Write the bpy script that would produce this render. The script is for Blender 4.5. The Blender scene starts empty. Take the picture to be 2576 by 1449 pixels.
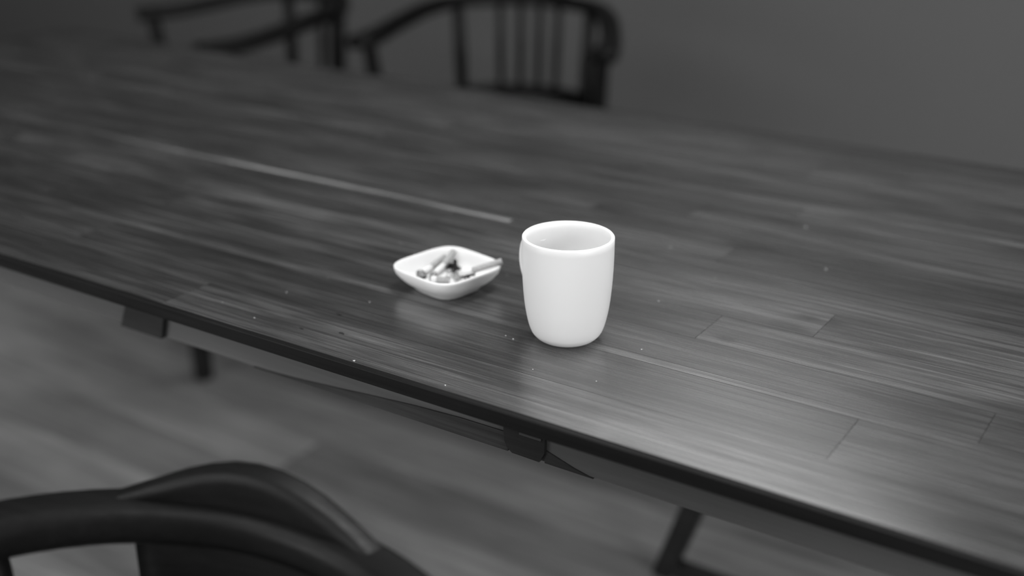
import bpy, bmesh, math, random
from mathutils import Vector, Matrix
R = math.radians
rnd = random.Random(7)
sc = bpy.context.scene
COL = sc.collection

# ------------------------------------------------------------------ camera
cam_d = bpy.data.cameras.new('camera')
cam_d.sensor_width = 36.0
cam_d.lens = 3000.0 / 2576.0 * 36.0
cam_d.clip_start = 0.05
cam_d.dof.use_dof = True
cam_d.dof.focus_distance = 1.045
cam_d.dof.aperture_fstop = 2.0
cam = bpy.data.objects.new('camera', cam_d)
COL.objects.link(cam)
cam.location = (0.50788, -0.86657, 1.205)
cam.rotation_euler = (R(90 - 22.04), 0, R(123.242 - 90))
sc.camera = cam

# ------------------------------------------------------------------ light and exposure
world = bpy.data.worlds.new('world')
sc.world = world
world.use_nodes = True
world.node_tree.nodes['Background'].inputs[0].default_value = (0.5, 0.5, 0.5, 1)
world.node_tree.nodes['Background'].inputs[1].default_value = 0.05
sc.view_settings.view_transform = 'Standard'
sc.view_settings.look = 'None'
sc.view_settings.gamma = 1.0
sc.view_settings.exposure = -0.40
sc.view_settings.use_curve_mapping = False


def area(name, loc, target, shape, size, power, spread=180):
    d = bpy.data.lights.new(name, 'AREA')
    d.shape = shape
    d.size = size[0]
    d.size_y = size[1]
    d.energy = power
    d.spread = R(spread)
    o = bpy.data.objects.new(name, d)
    COL.objects.link(o)
    o.location = loc
    o.rotation_euler = (Vector(target) - Vector(loc)).to_track_quat('-Z', 'Y').to_euler()
    return o


area('pendant_light', (0.10, 0.20, 2.1), (0.10, 0.20, 0), 'DISK', (0.42, 0.42), 20)
area('wall_side_fill', (-0.55, 1.75, 2.35), (0.0, 0.2, 0.75), 'DISK', (1.0, 1.0), 5, 140)  # added unseen light, brightens the floor and the gloss on the table
area('overhead_fill', (-0.9, -1.75, 2.3), (0.0, 0.0, 0.8), 'RECTANGLE', (2.4, 0.8), 30)  # added fill from above, unseen, for the left of the mug
area('front_fill', (-1.3, -3.1, 1.2), (0.0, 0.0, 0.8), 'RECTANGLE', (3.0, 1.2), 75)  # added frontal fill for mug and dish, no window stands here
area('right_fill', (3.4, -0.7, 1.4), (0.0, 0.0, 0.8), 'RECTANGLE', (2.6, 1.3), 105)  # added fill from the right for the mug, no window built


# ------------------------------------------------------------------ materials
def mat(name, col=0.5, rough=0.5, spec=0.5, coat=0.0):
    m = bpy.data.materials.new(name)
    m.use_nodes = True
    b = m.node_tree.nodes['Principled BSDF']
    b.inputs['Base Color'].default_value = (col, col, col, 1)
    b.inputs['Roughness'].default_value = rough
    b.inputs['Specular IOR Level'].default_value = spec
    b.inputs['Coat Weight'].default_value = coat
    b.inputs['Coat Roughness'].default_value = 0.27
    return m, m.node_tree, b


def N(t, typ, **kw):
    n = t.nodes.new(typ)
    for k, v in kw.items():
        setattr(n, k, v)
    return n


def math_node(t, op, a, b=None, c=None, clamp=False):
    n = N(t, 'ShaderNodeMath', operation=op)
    n.use_clamp = clamp
    for i, v in enumerate((a, b, c)):
        if v is None:
            continue
        if isinstance(v, (int, float)):
            n.inputs[i].default_value = v
        else:
            t.links.new(v, n.inputs[i])
    return n.outputs[0]


def noise(t, vec, scale, detail=4, rough=0.55):
    n = N(t, 'ShaderNodeTexNoise')
    n.inputs['Scale'].default_value = scale
    n.inputs['Detail'].default_value = detail
    n.inputs['Roughness'].default_value = rough
    t.links.new(vec, n.inputs['Vector'])
    return n.outputs['Fac']


def mapping(t, vec, scale, loc=None):
    n = N(t, 'ShaderNodeMapping')
    n.inputs['Scale'].default_value = scale
    t.links.new(vec, n.inputs['Vector'])
    if loc is not None:
        t.links.new(loc, n.inputs['Location'])
    return n.outputs[0]


def ramp01(t, fac, a, b, lo, hi):
    n = N(t, 'ShaderNodeMapRange')
    n.interpolation_type = 'SMOOTHSTEP'
    n.inputs['From Min'].default_value = a
    n.inputs['From Max'].default_value = b
    n.inputs['To Min'].default_value = lo
    n.inputs['To Max'].default_value = hi
    t.links.new(fac, n.inputs['Value'])
    return n.outputs[0]


def bump(t, bsdf, h, strength, dist):
    n = N(t, 'ShaderNodeBump')
    n.inputs['Strength'].default_value = strength
    n.inputs['Distance'].default_value = dist
    t.links.new(h, n.inputs['Height'])
    t.links.new(n.outputs[0], bsdf.inputs['Normal'])


KNOTS = [(0.040, 0.318, 0.045, 0.016, .55), (0.12, 0.300, 0.11, 0.022, .35), (0.173, 0.165, 0.03, 0.013, .55),
         (0.16, 0.140, 0.03, 0.018, .35), (-0.06, 0.415, 0.03, 0.010, .45), (0.045, 0.425, 0.03, 0.010, .4),
         (0.125, 0.075, 0.014, 0.007, .5), (0.075, -0.02, 0.03, 0.014, .35), (-0.30, 0.375, 0.05, 0.014, .3),
         (-0.16, 0.350, 0.035, 0.012, .35), (-0.19, 0.47, 0.05, 0.016, .3), (0.08, -0.115, 0.05, 0.016, .3)]


def wood(name, base, rough, spec=0.5, grain=(2.2, 60, 60), tint=False, contrast=0.5, knots=False, coat=0.0):
    """Long grained wood, grain along the piece's own X axis; tint takes each piece's own colour."""
    m, t, b = mat(name, base, rough, spec, coat)
    tc = N(t, 'ShaderNodeTexCoord')
    oi = N(t, 'ShaderNodeObjectInfo')
    comb = N(t, 'ShaderNodeCombineXYZ')
    off = math_node(t, 'MULTIPLY', oi.outputs['Random'], 37.0)
    for i in range(3):
        t.links.new(off, comb.inputs[i])
    v1 = mapping(t, tc.outputs['Object'], grain, comb.outputs[0])
    g1 = noise(t, v1, 3.0, 6, 0.65)
    v2 = mapping(t, tc.outputs['Object'], (grain[0] * .7, grain[1] * 4, grain[2] * 4), comb.outputs[0])
    g2 = noise(t, v2, 3.0, 3, 0.6)
    v3 = mapping(t, tc.outputs['Object'], (grain[0] * 1.3, grain[1] * .22, grain[2] * .22), comb.outputs[0])
    g3 = noise(t, v3, 2.0, 3, 0.5)
    k = ramp01(t, g1, .30, .70, 1 - contrast, 1 + contrast)
    k = math_node(t, 'MULTIPLY', k, ramp01(t, g2, .35, .65, 1 - contrast * .55, 1 + contrast * .45))
    k = math_node(t, 'MULTIPLY', k, ramp01(t, g3, .32, .68, 1 - contrast * .7, 1 + contrast * .6))
    if knots:
        geo = N(t, 'ShaderNodeNewGeometry')
        for (x, y, a, c, s) in KNOTS:
            mp = N(t, 'ShaderNodeVectorMath', operation='SUBTRACT')
            t.links.new(geo.outputs['Position'], mp.inputs[0])
            mp.inputs[1].default_value = (x, y, 0.75)
            sl = N(t, 'ShaderNodeVectorMath', operation='MULTIPLY')
            t.links.new(mp.outputs[0], sl.inputs[0])
            sl.inputs[1].default_value = (1 / a, 1 / c, 0)
            ln = N(t, 'ShaderNodeVectorMath', operation='LENGTH')
            t.links.new(sl.outputs[0], ln.inputs[0])
            wob = math_node(t, 'ADD', ln.outputs['Value'], ramp01(t, g3, .3, .7, -.35, .35))
            k = math_node(t, 'MULTIPLY', k, ramp01(t, wob, .2, 1.2, max(.1, 1 - s * 1.4), 1.0))
    if tint:
        mx = N(t, 'ShaderNodeVectorMath', operation='SCALE')
        t.links.new(oi.outputs['Color'], mx.inputs[0])
        t.links.new(math_node(t, 'MULTIPLY', k, base), mx.inputs['Scale'])
        t.links.new(mx.outputs[0], b.inputs['Base Color'])
    else:
        cc = N(t, 'ShaderNodeCombineXYZ')
        v = math_node(t, 'MULTIPLY', k, base)
        for i in range(3):
            t.links.new(v, cc.inputs[i])
        t.links.new(cc.outputs[0], b.inputs['Base Color'])
    t.links.new(ramp01(t, g1, .3, .7, rough + .06, rough - .05), b.inputs['Roughness'])
    bump(t, b, g2, 0.12, 0.0006)
    return m


M = {}
M['table'] = wood('table_wood', 0.046, 0.27, 1.0, tint=True, contrast=.68, knots=True, coat=.7)
M['edge'] = wood('shaded_edge_wood', 0.007, 0.55, 0.15, contrast=.3)  # shade on the front edge put into a much darker wood colour
M['apron'] = wood('apron_wood', 0.10, 0.45, 0.4, contrast=.08)
M['bracket'] = wood('bracket_wood', 0.03, 0.4, 0.3, contrast=.35)
M['leg'] = wood('leg_wood', 0.014, 0.5, 0.35, contrast=.3)
M['chair'] = wood('chair_wood', 0.006, 0.42, 0.18, contrast=.35)
M['floor'] = wood('floor_wood', 0.33, 0.5, 0.35, grain=(1.2, 22, 22), tint=True, contrast=.22)
M['wall'], t, b = mat('wall_plaster', 0.145, 0.9, 0.2)
tc = N(t, 'ShaderNodeTexCoord')
bump(t, b, noise(t, tc.outputs['Object'], 60, 4), 0.15, 0.002)
M['ceiling'] = mat('ceiling_paint', 0.75, 0.9, 0.2)[0]
M['wall_pale'] = mat('unseen_bounce_wall', 0.6, 0.9, 0.2)[0]  # unseen walls, made paler than the back wall to bounce fill light
M['base'] = mat('baseboard_paint', 0.3, 0.6, 0.3)[0]
M['china'], t, b = mat('white_china', 0.86, 0.38, 0.35)
b.inputs['Subsurface Weight'].default_value = 0.0
M['filter'], t, b = mat('cork_filter_paper', 0.42, 0.8, 0.2)
tc = N(t, 'ShaderNodeTexCoord')
nz = noise(t, tc.outputs['Object'], 1600, 2)
cr = N(t, 'ShaderNodeValToRGB')
cr.color_ramp.elements[0].position = .40
cr.color_ramp.elements[0].color = (.28, .28, .28, 1)
cr.color_ramp.elements[1].position = .56
cr.color_ramp.elements[1].color = (.46, .46, .46, 1)
t.links.new(nz, cr.inputs[0])
t.links.new(cr.outputs[0], b.inputs['Base Color'])
M['paper'] = mat('cigarette_paper', 0.78, 0.8, 0.2)[0]
M['fibre'] = mat('filter_fibre', 0.62, 0.95, 0.1)[0]
M['char'], t, b = mat('charred_paper', 0.08, 0.95, 0.1)
tc = N(t, 'ShaderNodeTexCoord')
nz = noise(t, tc.outputs['Object'], 900, 4)
cr = N(t, 'ShaderNodeValToRGB')
cr.color_ramp.elements[0].position = .42
cr.color_ramp.elements[0].color = (.03, .03, .03, 1)
cr.color_ramp.elements[1].position = .56
cr.color_ramp.elements[1].color = (.60, .60, .60, 1)
t.links.new(nz, cr.inputs[0])
t.links.new(cr.outputs[0], b.inputs['Base Color'])
M['soot'] = mat('black_ash', 0.03, 0.95, 0.1)[0]
M['ash'] = mat('pale_ash', 0.42, 0.95, 0.1)[0]
M['dust'] = mat('dust_crumb', 0.55, 0.9, 0.2)[0]
M['metal'] = mat('bracket_metal', 0.06, 0.45, 0.4)[0]


# ------------------------------------------------------------------ helpers
def thing(name, label, cat, loc=(0, 0, 0), rz=0.0, group=None):
    o = bpy.data.objects.new(name, None)
    o.empty_display_size = 0.05
    COL.objects.link(o)
    o.location = loc
    o.rotation_euler = (0, 0, rz)
    o['label'] = label
    o['category'] = cat
    if group:
        o['group'] = group
    return o


def link(name, bm, m, parent=None, smooth=False, label=None, kind=None):
    me = bpy.data.meshes.new(name)
    bmesh.ops.recalc_face_normals(bm, faces=bm.faces[:])
    bm.to_mesh(me)
    bm.free()
    me.materials.append(m)
    if smooth:
        for p in me.polygons:
            p.use_smooth = True
    o = bpy.data.objects.new(name, me)
    COL.objects.link(o)
    if parent is not None:
        o.parent = parent
    if label:
        o['label'] = label
    if kind:
        o['kind'] = kind
    return o


def box(bm, lo, hi, bev=0.0, mtx=None, seg=1):
    b2 = bmesh.new()
    bmesh.ops.create_cube(b2, size=1.0)
    lo, hi = Vector(lo), Vector(hi)
    for v in b2.verts:
        v.co = Vector(((v.co[i] + .5) * (hi[i] - lo[i]) + lo[i] for i in range(3)))
    if bev > 0:
        bmesh.ops.bevel(b2, geom=b2.edges[:], offset=bev, segments=seg, affect='EDGES', profile=0.5)
    add(bm, b2, mtx)


def add(bm, b2, mtx=None):
    if mtx is not None:
        bmesh.ops.transform(b2, matrix=mtx, verts=b2.verts[:])
    vm = {}
    for v in b2.verts:
        vm[v] = bm.verts.new(v.co)
    for f in b2.faces:
        try:
            bm.faces.new([vm[v] for v in f.verts])
        except ValueError:
            pass
    b2.free()


def loft(bm, rings, close_ring=True, cap0=False, cap1=False):
    vs = [[bm.verts.new(p) for p in r] for r in rings]
    n = len(vs[0])
    for a, b in zip(vs[:-1], vs[1:]):
        for i in range(n if close_ring else n - 1):
            j = (i + 1) % n
            bm.faces.new((a[i], a[j], b[j], b[i]))
    if cap0:
        bm.faces.new(vs[0][::-1])
    if cap1:
        bm.faces.new(vs[-1])


def circle(r, z, n=64, cx=0, cy=0):
    return [Vector((cx + r * math.cos(2 * math.pi * i / n), cy + r * math.sin(2 * math.pi * i / n), z)) for i in range(n)]


def rrect(w, h, r, seg=5):
    """Rounded rectangle outline centred on the origin, width w, height h."""
    pts = []
    r = min(r, w / 2 - 1e-5, h / 2 - 1e-5)
    for cx, cy, a0 in ((w / 2 - r, h / 2 - r, 0), (-w / 2 + r, h / 2 - r, 90), (-w / 2 + r, -h / 2 + r, 180), (w / 2 - r, -h / 2 + r, 270)):
        for k in range(seg + 1):
            a = R(a0 + 90 * k / seg)
            pts.append((cx + r * math.cos(a), cy + r * math.sin(a)))
    return pts


def catmull(pts, n=8):
    pts = [Vector(p) for p in pts]
    out = []
    P = [pts[0] * 2 - pts[1]] + pts + [pts[-1] * 2 - pts[-2]]
    for i in range(1, len(P) - 2):
        p0, p1, p2, p3 = P[i - 1], P[i], P[i + 1], P[i + 2]
        for k in range(n):
            u = k / n
            out.append(0.5 * ((2 * p1) + (-p0 + p2) * u + (2 * p0 - 5 * p1 + 4 * p2 - p3) * u * u + (-p0 + 3 * p1 - 3 * p2 + p3) * u ** 3))
    out.append(pts[-1])
    return out


def rod(bm, p0, p1, prof, n=16, cap=True):
    """Turned rod from p0 to p1; prof = [(fraction, radius)]."""
    p0, p1 = Vector(p0), Vector(p1)
    d = (p1 - p0).normalized()
    u = d.orthogonal().normalized()
    w = d.cross(u)
    rings = []
    for f, r in prof:
        c = p0.lerp(p1, f)
        rings.append([c + (u * math.cos(2 * math.pi * i / n) + w * math.sin(2 * math.pi * i / n)) * r for i in range(n)])
    loft(bm, rings, True, cap, cap)


def squarebar(bm, p0, p1, a0, a1, rad=0.006, side=Vector((1, 0, 0))):
    """Bar of rounded square section tapering from a0 to a1."""
    p0, p1 = Vector(p0), Vector(p1)
    d = (p1 - p0).normalized()
    w = d.cross(side).normalized()
    u = w.cross(d).normalized()
    rings = []
    for c, a in ((p0, a0), (p1, a1)):
        rings.append([c + u * x + w * y for x, y in rrect(a[0], a[1], rad, 3)])
    loft(bm, rings, True, True, True)


def struct(name, bm, m):
    o = link(name, bm, m)
    o['kind'] = 'structure'
    return o


# ------------------------------------------------------------------ room
X0, X1, Y0, Y1, ZC = -6.5, 3.6, -3.2, 2.6, 2.7
bm = bmesh.new(); box(bm, (X0 - .1, Y0 - .1, -.12), (X1 + .1, Y1 + .1, -.018))
floor = struct('floor', bm, M['base'])
bm = bmesh.new(); box(bm, (X0 - .1, Y1, -.018), (X1 + .1, Y1 + .1, ZC)); struct('wall_back', bm, M['wall'])
bm = bmesh.new(); box(bm, (X0 - .1, Y0 - .1, -.018), (X1 + .1, Y0, ZC)); struct('wall_front', bm, M['wall_pale'])
bm = bmesh.new(); box(bm, (X0 - .1, Y0, -.018), (X0, Y1, ZC)); struct('wall_left', bm, M['wall_pale'])
bm = bmesh.new(); box(bm, (X1, Y0, -.018), (X1 + .1, Y1, ZC)); struct('wall_right', bm, M['wall_pale'])
bm = bmesh.new(); box(bm, (X0 - .1, Y0 - .1, ZC), (X1 + .1, Y1 + .1, ZC + .1)); struct('ceiling', bm, M['ceiling'])
bm = bmesh.new(); box(bm, (X0, Y1 - .016, 0), (X1, Y1, .09), .004); struct('baseboard_back', bm, M['base'])

# floor boards, each a part of the floor
y = Y0
row = 0
while y < Y1 - .01:
    w = .145
    x = X0 - rnd.uniform(0, 1.6)
    while x < X1:
        L = rnd.uniform(1.2, 2.2)
        a, c = max(x, X0), min(x + L, X1)
        if c - a > .02:
            bm = bmesh.new()
            box(bm, (-(c - a) / 2, -w / 2, -.018), ((c - a) / 2, w / 2, 0), .0015)
            for v in bm.verts:
                v.co.x *= (1 - .0015 / max(.1, (c - a) / 2))
                v.co.y *= .99
            o = link('plank', bm, M['floor'], floor)
            o.location = ((a + c) / 2, min(y + w / 2, Y1 - w / 2), 0)
            g = rnd.choice((.66, .76, .84, .92, .98, 1.06, 1.18))
            o.color = (g, g, g, 1)
        x += L
    y += w
    row += 1

# ------------------------------------------------------------------ table
TZ = 0.75
TX0, TX1, TY0, TY1 = -1.75, 0.72, -0.155, 0.803
TH = 0.0135
table = thing('dining_table', 'long dark wooden table with plank top and thin dark edge, under the mug', 'table', ((TX0 + TX1) / 2, (TY0 + TY1) / 2, 0))
TO = Vector(table.location)
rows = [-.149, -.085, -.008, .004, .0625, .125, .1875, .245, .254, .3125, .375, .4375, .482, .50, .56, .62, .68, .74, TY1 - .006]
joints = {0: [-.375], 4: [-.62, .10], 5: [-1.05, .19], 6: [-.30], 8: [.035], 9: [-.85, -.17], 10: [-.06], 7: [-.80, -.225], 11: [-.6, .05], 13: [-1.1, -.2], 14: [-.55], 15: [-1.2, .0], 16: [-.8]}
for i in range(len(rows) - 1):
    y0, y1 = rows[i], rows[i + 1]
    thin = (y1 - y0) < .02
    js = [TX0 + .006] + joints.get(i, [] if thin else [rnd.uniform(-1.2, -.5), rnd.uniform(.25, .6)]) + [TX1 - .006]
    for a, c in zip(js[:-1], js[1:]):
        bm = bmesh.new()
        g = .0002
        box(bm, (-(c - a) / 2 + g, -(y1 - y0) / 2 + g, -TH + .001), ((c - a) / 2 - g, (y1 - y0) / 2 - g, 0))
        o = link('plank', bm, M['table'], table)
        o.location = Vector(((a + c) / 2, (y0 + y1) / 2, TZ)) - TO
        s = rnd.choice((.74, .84, .92, .97, 1.0, 1.05, 1.14, 1.28))
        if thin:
            s = {2: 1.3, 12: 1.5}.get(i) or (2.6 if c < -.7 else 5.5 if c < 0 else 1.1)  # highlights along the seams painted in as paler thin strips
        if i == 8:
            s = .62 if a > 0 else 1.05
        if i == 0:
            s = 1.12 if a > -.5 else .8
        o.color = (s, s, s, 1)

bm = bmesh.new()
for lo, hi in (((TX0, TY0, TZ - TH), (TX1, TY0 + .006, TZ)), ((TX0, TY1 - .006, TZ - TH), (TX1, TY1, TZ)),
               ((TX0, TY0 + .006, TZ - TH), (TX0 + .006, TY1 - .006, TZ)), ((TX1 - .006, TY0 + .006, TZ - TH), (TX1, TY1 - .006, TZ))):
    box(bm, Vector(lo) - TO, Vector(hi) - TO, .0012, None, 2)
link('edge_band', bm, M['edge'], table, label='edge band with shade put into its dark colour')
bm = bmesh.new()
box(bm, Vector((TX0 + .03, TY0 + .03, TZ - TH - .012)) - TO, Vector((TX1 - .03, TY1 - .03, TZ - TH + .001)) - TO)
link('underside_panel', bm, M['edge'], table)
AY = -.10      # front of the near apron
AZ0 = .679
bm = bmesh.new(); box(bm, Vector((TX0 + .12, AY, AZ0)) - TO, Vector((TX1 - .12, AY + .018, TZ - TH - .011)) - TO, .001)
link('apron', bm, M['apron'], table, label='smooth pale grey apron board')
bm = bmesh.new(); box(bm, Vector((TX0 + .12, TY1 - .07, AZ0)) - TO, Vector((TX1 - .12, TY1 - .052, TZ - TH - .011)) - TO, .001)
link('apron', bm, M['apron'], table)


def prism(bm, poly, y0, y1):
    """Polygon in XZ extruded along Y."""
    a = [bm.verts.new(Vector((x, y0, z)) - TO) for x, z in poly]
    c = [bm.verts.new(Vector((x, y1, z)) - TO) for x, z in poly]
    n = len(poly)
    bm.faces.new(a); bm.faces.new(c[::-1])
    for i in range(n):
        j = (i + 1) % n
        bm.faces.new((a[j], a[i], c[i], c[j]))


# beam ends under the top, with their long tapering wings along the apron
zt = TZ - TH - .012
bm = bmesh.new()
prism(bm, [(-.0, zt + .012), (-.001, .700), (.000, .690), (.003, .684), (.008, .6805), (.036, .6800), (.041, .690), (.042, zt + .012)], AY - .004, AY + .85)
blk = link('beam', bm, M['leg'], table, label='cross beam with rounded lower corner')
bm = bmesh.new(); box(bm, Vector((.016, AY - .0055, .7015)) - TO, Vector((.038, AY - .0035, .7040)) - TO, .0004)
link('metal_plate', bm, M['metal'], blk, label='small pale metal plate')
bm = bmesh.new()
prism(bm, [(-.306, .6792), (.002, .6792), (.002, .6975), (-.05, .697), (-.10, .6945), (-.15, .6905), (-.20, .686), (-.25, .682)], AY - .0015, AY + .001)
link('wing', bm, M['bracket'], table)
bm = bmesh.new()
prism(bm, [(.040, .6792), (.088, .6792), (.070, .683), (.050, .689), (.040, .692)], AY - .0015, AY + .001)
link('wing', bm, M['bracket'], table)
bm = bmesh.new()
prism(bm, [(-.436, .6795), (-.420, zt + .012), (-.475, zt + .012), (-.50, .6795)], AY - .006, AY + .85)
link('beam', bm, M['leg'], table, label='dark slanting beam')


def tleg(p0, p1, a0=(.046, .04), a1=(.034, .034)):
    bm = bmesh.new()
    squarebar(bm, Vector(p0) - TO, Vector(p1) - TO, a0, a1, .006)
    link('leg', bm, M['leg'], table)


tleg((.03, .69, zt + .004), (-.205, .69, .0))
tleg((.03, .69, zt + .004), (.265, .69, .0))
bm = bmesh.new(); box(bm, Vector((-.19, .675, .004)) - TO, Vector((.25, .705, .03)) - TO, .003)
link('stretcher', bm, M['leg'], table)
tleg((-1.42, .78, zt + .004), (-1.41, .785, 0))
tleg((-1.55, -.06, zt + .004), (-1.60, -.08, 0))
tleg((.55, -.06, zt + .004), (.60, -.08, 0))

# ------------------------------------------------------------------ chairs
BOW = [(-.300, -.46), (-.292, -.36), (-.272, -.26), (-.240, -.16), (-.190, -.082), (-.105, -.022), (0, 0),
       (.105, -.022), (.190, -.082), (.240, -.16), (.272, -.26), (.292, -.36), (.300, -.46)]
BH = .70


def bow_z(y):
    u = min(1, max(0, (y + .42) / .38))
    return .695 + .048 * u * u * (3 - 2 * u)


def sweep(bm, path, sec):
    """path: list of Vectors in a level plane; sec(i, n) gives a list of (across, up)."""
    n = len(path)
    rings = []
    for i, p in enumerate(path):
        a = path[max(0, i - 1)]; b = path[min(n - 1, i + 1)]
        d = (b - a); d.z = 0; d.normalize()
        s = Vector((d.y, -d.x, 0))
        rings.append([p + s * x + Vector((0, 0, z)) for x, z in sec(i, n)])
    loft(bm, rings, True, True, True)


def make_chair(loc, rz, label, solid=False, crest=.042):
    """Bow armed chair; its back middle stands over loc, it faces its own -Y."""
    t = thing('bow_armchair', label, 'chair', loc, rz, 'dark bow armchairs around the table')
    path = catmull([(x, y, bow_z(y)) for x, y in BOW], 6)

    def sec(i, n):
        u = abs(i / (n - 1) * 2 - 1)
        w = .050 - .016 * max(0, 1 - u * 1.8) + .012 * max(0, (u - .75) / .25)
        h = .034
        return [(x, z - .017) for x, z in rrect(w, h, .012, 4)]
    bm = bmesh.new(); sweep(bm, path, sec)
    bow = link('arm_bow', bm, M['chair'], t, True)
    # crest rail standing on the back of the bow
    q = [p for p in path if p.y > -crest]
    cp = [p + Vector((0, .004, 0)) for p in q]

    def csec(i, n):
        u = abs(i / (n - 1) * 2 - 1)
        h = .002 + (.034 if solid else .040) * math.cos(u * math.pi / 2) ** 1.5
        w = .006 + .020 * math.cos(u * math.pi / 2) ** .5
        return [(x, z + h / 2 - .006) for x, z in rrect(w, h, .008, 4)]
    bm = bmesh.new(); sweep(bm, cp, csec)
    link('crest_rail', bm, M['chair'], t, True)
    # seat
    rings = []
    out = [(-.21, -.02), (-.235, -.15), (-.25, -.35), (-.235, -.45), (-.15, -.475), (0, -.48), (.15, -.475), (.235, -.45), (.25, -.35), (.235, -.15), (.21, -.02), (.1, .0), (0, .005), (-.1, .0)]
    for sc_, z in ((.90, .425), (.97, .430), (1.0, .440), (1.0, .452), (.98, .459), (.93, .460), (.6, .452), (.2, .450)):
        rings.append([Vector((x * sc_, -.24 + (y + .24) * sc_, z)) for x, y in out])
    bm = bmesh.new(); loft(bm, rings, True, True, True)
    link('seat', bm, M['chair'], t, True)
    # back rail over the seat and spindles
    bm = bmesh.new(); sweep(bm, catmull([(x, y, .485) for x, y in ((-.17, -.074), (-.09, -.028), (0, -.010), (.09, -.028), (.17, -.074))], 4), lambda i, n: rrect(.022, .034, .006, 3))
    link('back_rail', bm, M['chair'], t, True)
    if solid:
        pp = [p for p in path if -.10 < p.x < .215 and p.y > -.13]
        bm = bmesh.new(); sweep(bm, [Vector((p.x, p.y - .004, .602)) for p in pp], lambda i, n: rrect(.012, .26, .004, 3))
        link('back_panel', bm, M['chair'], t, True, label='solid curved back panel')
    for x in (() if solid else (-.081, -.027, .027, .081)):
        y = -2.0 * x * x
        bm = bmesh.new(); rod(bm, (x * .93, y - .011, .49), (x, y, bow_z(y) - .01), [(0, .0085), (.5, .0105), (1, .0085)], 10)
        link('spindle', bm, M['chair'], t, True)
    for s in (-1, 1):
        bm = bmesh.new(); rod(bm, (s * .168, -.075, .445), (s * .180, -.073, bow_z(-.073) - .008), [(0, .014), (.5, .017), (1, .014)], 12)
        link('back_post', bm, M['chair'], t, True)
        bm = bmesh.new(); rod(bm, (s * .270, -.40, .445), (s * .290, -.425, bow_z(-.425) - .008), [(0, .019), (.5, .020), (.9, .017), (1, .016)], 14)
        link('arm_post', bm, M['chair'], t, True)
        bm = bmesh.new(); rod(bm, (s * .20, -.41, .435), (s * .245, -.46, 0), [(0, .018), (.3, .021), (1, .013)], 12)
        link('leg', bm, M['chair'], t, True)
        bm = bmesh.new(); rod(bm, (s * .17, -.06, .435), (s * .215, .02, 0), [(0, .018), (.3, .021), (1, .013)], 12)
        link('leg', bm, M['chair'], t, True)
        bm = bmesh.new(); rod(bm, (s * .225, -.435, .20), (s * .195, -.02, .20), [(0, .008), (.5, .011), (1, .008)], 10)
        link('stretcher', bm, M['chair'], t, True)
    bm = bmesh.new(); rod(bm, (-.21, -.22, .20), (.21, -.22, .20), [(0, .008), (.5, .011), (1, .008)], 10)
    link('stretcher', bm, M['chair'], t, True)
    return t


make_chair((-1.218, 1.857, 0), R(17), 'dark bow armchair with slatted back facing the table, against the plain wall')
make_chair((-1.665, 1.59, 0), R(-28), 'dark bow armchair turned sideways across the table, left of the slatted one')
make_chair((-0.043, -0.360, 0), R(13), 'dark bow armchair with solid back close below the near table edge', True, .036)

# ------------------------------------------------------------------ mug
H, RM = .0995, .0415
prof = [(.52, .0), (.56, .002), (.66, .025), (.745, .06), (.80, .10), (.86, .18), (.93, .335), (.977, .545), (.997, .755), (1.0, .99)]
mug = thing('coffee_mug', 'plain white glossy mug standing right of the ashtray', 'mug', (0.0, 0.0, TZ))
op = catmull([(r * RM, 0, z * H) for r, z in prof], 4)
outer = [(p.x, p.z) for p in op]
inner = [(max(.001, r - .0034), max(z, .006)) for r, z in outer if z > .004][::-1]
rings = [circle(outer[0][0] - .004, .0012), circle(outer[0][0] - .003, 0)]
rings += [circle(r, z) for r, z in outer]
rings += [circle(RM - .0008, H), circle(RM - .0024, H)]
rings += [circle(r, z) for r, z in inner]
rings += [circle(.010, .006)]
bm = bmesh.new(); loft(bm, rings, True, True, True)
mug_body = link('body', bm, M['china'], mug, True)
ha = R(158)
hd = Vector((math.cos(ha), math.sin(ha), 0))
hs = Vector((-hd.y, hd.x, 0))
hp = catmull([hd * .0385 + Vector((0, 0, .081)), hd * .052 + Vector((0, 0, .083)), hd * .064 + Vector((0, 0, .074)), hd * .0665 + Vector((0, 0, .055)),
              hd * .058 + Vector((0, 0, .037)), hd * .046 + Vector((0, 0, .027)), hd * .0365 + Vector((0, 0, .024))], 5)
rings = []
for i, p in enumerate(hp):
    d = (hp[min(i + 1, len(hp) - 1)] - hp[max(i - 1, 0)]).normalized()
    nrm = d.cross(hs).normalized()
    rings.append([p + hs * x + nrm * z for x, z in rrect(.0115, .0065, .0031, 4)])
bm = bmesh.new(); loft(bm, rings, True, True, True)
link('handle', bm, M['china'], mug, True)

# ------------------------------------------------------------------ ashtray
AC = Vector((-.1628, .0375, TZ))
AR = R(33.5 - 45)
ash = thing('ashtray', 'small square white china dish with rounded corners holding cigarette butts', 'ashtray', AC, AR)


def sq(half, z, n=72, pw=4.0):
    pts = []
    for i in range(n):
        a = 2 * math.pi * i / n
        c, s = math.cos(a), math.sin(a)
        r = half / (abs(c) ** pw + abs(s) ** pw) ** (1 / pw)
        pts.append(Vector((r * c, r * s, z)))
    return pts


HS = .0452
o_prof = [(.56, .0008), (.60, 0), (.63, .0015), (.68, .0045), (.80, .0085), (.90, .0130), (.965, .0180), (.995, .0225), (1.0, .0246), (.99, .0256), (.965, .0258),
          (.945, .0250), (.92, .0215), (.885, .0160), (.83, .0105), (.74, .0078), (.55, .0070), (.25, .0068), (.03, .0068)]
rings = [sq(HS * s, z, pw=(4.2 if s > .9 else 3.6)) for s, z in o_prof]
bm = bmesh.new(); loft(bm, rings, True, True, True)
link('dish', bm, M['china'], ash, True)


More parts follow.
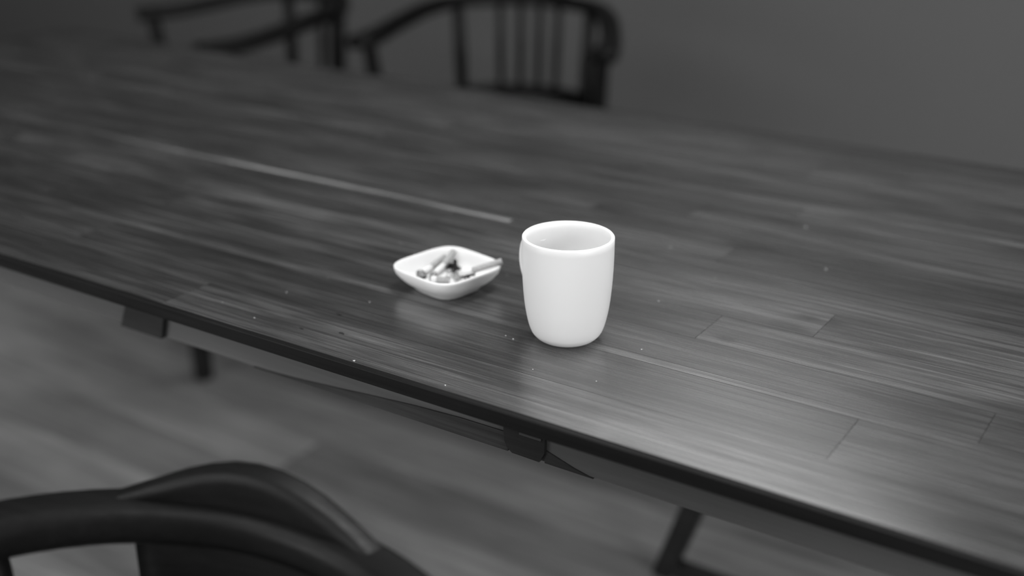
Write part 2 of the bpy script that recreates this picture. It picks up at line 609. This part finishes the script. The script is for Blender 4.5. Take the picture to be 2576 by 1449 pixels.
# ------------------------------------------------------------------ cigarette butts
def butt(label, f_end, joint, tip, r=.0030, flare=1.0):
    """f_end = mouth end of the filter, joint = where filter meets paper, tip = burnt end (world points)."""
    f_end, joint, tip = Vector(f_end), Vector(joint), Vector(tip)
    t = thing('cigarette_butt', label, 'cigarette butt', tuple(joint), 0, 'cigarette butts in the ashtray')
    a, c = f_end - joint, tip - joint
    bm = bmesh.new(); rod(bm, a, (0, 0, 0), [(0, r * .86), (.004, r), (1, r)], 20, False)
    link('filter', bm, M['filter'], t, True, label='speckled cork coloured filter')
    bm = bmesh.new(); rod(bm, a * .995, a * .93, [(0, r * .84), (1, r * .84)], 20)
    link('filter_end', bm, M['fibre'], t)
    bm = bmesh.new(); rod(bm, (0, 0, 0), c * .84, [(0, r * .97), (.5, r * .98), (1, r * 1.0)], 20)
    link('paper', bm, M['paper'], t, True, label='white cigarette paper')
    b2 = bmesh.new()
    rod(b2, c * .78, c * 1.04, [(0, r * 1.02), (.4, r * (.5 + .55 * flare)), (.8, r * flare), (1, r * (flare - .05)), (.97, r * (flare - .28)), (.7, r * (flare - .4))], 20)
    for v in b2.verts:
        v.co += Vector((rnd.uniform(-1, 1), rnd.uniform(-1, 1), rnd.uniform(-1, 1))) * r * .14
    link('burnt_tip', b2, M['char'], t, label='charred crumpled tip')
    return t


CIGS = [('cigarette butt lying across the right corner of the ashtray, filter over the rim', (-0.1154, 0.0661, 0.78), (-0.1389, 0.0487, 0.7708), (-0.156, 0.0449, 0.7645), 0.0032, 1.0), ('cigarette butt in the middle of the ashtray, leaning on the back wall beside its twin', (-0.1859, 0.0803, 0.772), (-0.1825, 0.0572, 0.7645), (-0.1794, 0.0336, 0.761), 0.0031, 0.95), ('cigarette butt at the left of the ashtray with a crumpled open ash tip', (-0.1933, 0.0747, 0.766), (-0.1929, 0.0497, 0.7625), (-0.191, 0.0289, 0.7618), 0.0031, 1.5), ('short stubbed cigarette butt tucked behind the front corner of the ashtray', (-0.1575, 0.0338, 0.7605), (-0.1698, 0.0296, 0.7605), (-0.1769, 0.0276, 0.7605), 0.0034, 1.0)]
for lab, a, c, d, r, fl in CIGS:
    butt(lab, a, c, d, r, fl)

# burnt match standing in the ash
MA, MB = ((-0.1766, 0.0713, 0.759), (-0.1801, 0.0749, 0.766))
t = thing('burnt_match', 'short black burnt match stub poking up from the ash', 'match', MA)
bm = bmesh.new(); squarebar(bm, (0, 0, 0), (Vector(MB) - Vector(MA)) * .62, (.0028, .0022), (.0030, .0022), .0004)
link('stick', bm, M['soot'], t)
b2 = bmesh.new(); d = (Vector(MB) - Vector(MA)); rod(b2, d * .55, d, [(0, .0016), (.35, .0022), (.7, .0020), (1, .0008)], 10)
for v in b2.verts:
    v.co += Vector((rnd.uniform(-1, 1), rnd.uniform(-1, 1), rnd.uniform(-1, 1))) * .00025
link('head', b2, M['soot'], t)


def flakes(name, spots, m, label, size, n, zf, parent=None):
    bm = bmesh.new()
    for (cx, cy, sx, sy) in spots:
        for k in range(n):
            x, y = rnd.gauss(cx, sx), rnd.gauss(cy, sy)
            b2 = bmesh.new(); bmesh.ops.create_icosphere(b2, subdivisions=1, radius=1.0)
            s = size * rnd.uniform(.45, 1.3)
            mt = Matrix.Translation((x, y, zf(x, y) + s * .35)) @ Matrix.Rotation(rnd.uniform(0, 6.28), 4, 'Z') @ Matrix.Diagonal((s * rnd.uniform(.6, 1.7), s, s * rnd.uniform(.35, .7), 1))
            for v in b2.verts:
                v.co *= rnd.uniform(.7, 1.2)
            add(bm, b2, mt)
    o = link(name, bm, m)
    o['kind'] = 'stuff'
    o['label'] = label
    o['category'] = 'ash'
    return o


DARK = [(-0.1818, 0.0735, 0.0025, 0.0015), (-0.1647, 0.0602, 0.003, 0.002), (-0.1789, 0.0349, 0.0015, 0.001), (-0.1559, 0.0619, 0.004, 0.0015), (-0.1774, 0.0709, 0.003, 0.0015), (-0.1833, 0.0684, 0.0025, 0.0015), (-0.1717, 0.065, 0.003, 0.002), (-0.1599, 0.0606, 0.004, 0.0018), (-0.1544, 0.0669, 0.003, 0.0018), (-0.1584, 0.0549, 0.004, 0.0015), (-0.1897, 0.0318, 0.0018, 0.0012)]
PALE = [(-0.1748, 0.0603, 0.004, 0.003), (-0.1665, 0.0523, 0.005, 0.003), (-0.1599, 0.05, 0.004, 0.003), (-0.1965, 0.0393, 0.002, 0.002)]
flakes('black_ash', DARK, M['soot'], 'crumbs of black burnt ash heaped in the ashtray', .0011, 55, lambda x, y: TZ + .0072 + rnd.random() ** 2 * .004)
flakes('grey_ash', PALE, M['ash'], 'flakes of pale grey ash spread on the ashtray floor', .0010, 40, lambda x, y: TZ + .0072)

# ------------------------------------------------------------------ crumbs on the table
CR = [(-0.2123, -0.0748, 0.0016), (-0.1802, -0.1074, 0.0014), (-0.2189, -0.1197, 0.001)]
CL = ['largest black ash crumb on the table, the one nearest the ashtray',
      'black ash crumb on the table between the largest crumb and the near edge',
      'smallest black ash crumb on the table, farthest from the mug']
for i, (x, y, s) in enumerate(CR):
    bm = bmesh.new()
    for k in range(3):
        b2 = bmesh.new(); bmesh.ops.create_icosphere(b2, subdivisions=1, radius=1.0)
        for v in b2.verts:
            v.co *= rnd.uniform(.6, 1.25)
        add(bm, b2, Matrix.Translation((k * s * 1.2, rnd.uniform(-.6, .6) * s, s * .3)) @ Matrix.Diagonal((s * 1.3, s * .8, s * .45, 1)))
    o = link('ash_crumb', bm, M['soot'])
    o.location = (x, y, TZ)
    o['label'] = CL[i]
    o['category'] = 'crumb'
    o['group'] = 'black crumbs on the table'
SPECKS = [(0.0745, 0.4178, 0.0013), (0.0324, 0.1236, 0.0009), (0.1409, 0.299, 0.001), (-0.0484, -0.0285, 0.0008), (-0.0382, -0.0314, 0.0012), (-0.1302, -0.1472, 0.0014), (-0.2914, -0.0613, 0.0008), (-0.2853, 0.1155, 0.0009), (-0.1321, 0.1008, 0.0008), (0.0709, 0.0133, 0.001), (-0.0268, 0.2694, 0.0009), (-0.2725, -0.1258, 0.0008), (-0.2054, -0.0347, 0.0006), (-0.0349, -0.1415, 0.0009), (0.0683, -0.0649, 0.0008), (-0.0667, 0.2176, 0.0007), (-0.2827, -0.0087, 0.0006), (0.0536, 0.2117, 0.0006), (-0.327, -0.1144, 0.0006), (0.0106, -0.075, 0.0008)]
bm = bmesh.new()
for (x, y, s) in SPECKS:
    b2 = bmesh.new(); bmesh.ops.create_icosphere(b2, subdivisions=1, radius=1.0)
    for v in b2.verts:
        v.co *= rnd.uniform(.6, 1.25)
    add(bm, b2, Matrix.Translation((x, y, TZ + s * .4)) @ Matrix.Diagonal((s, s * .8, s * .5, 1)))
o = link('dust', bm, M['dust'])
o['kind'] = 'stuff'
o['label'] = 'pale dust specks scattered over the dark table top'
o['category'] = 'dust'
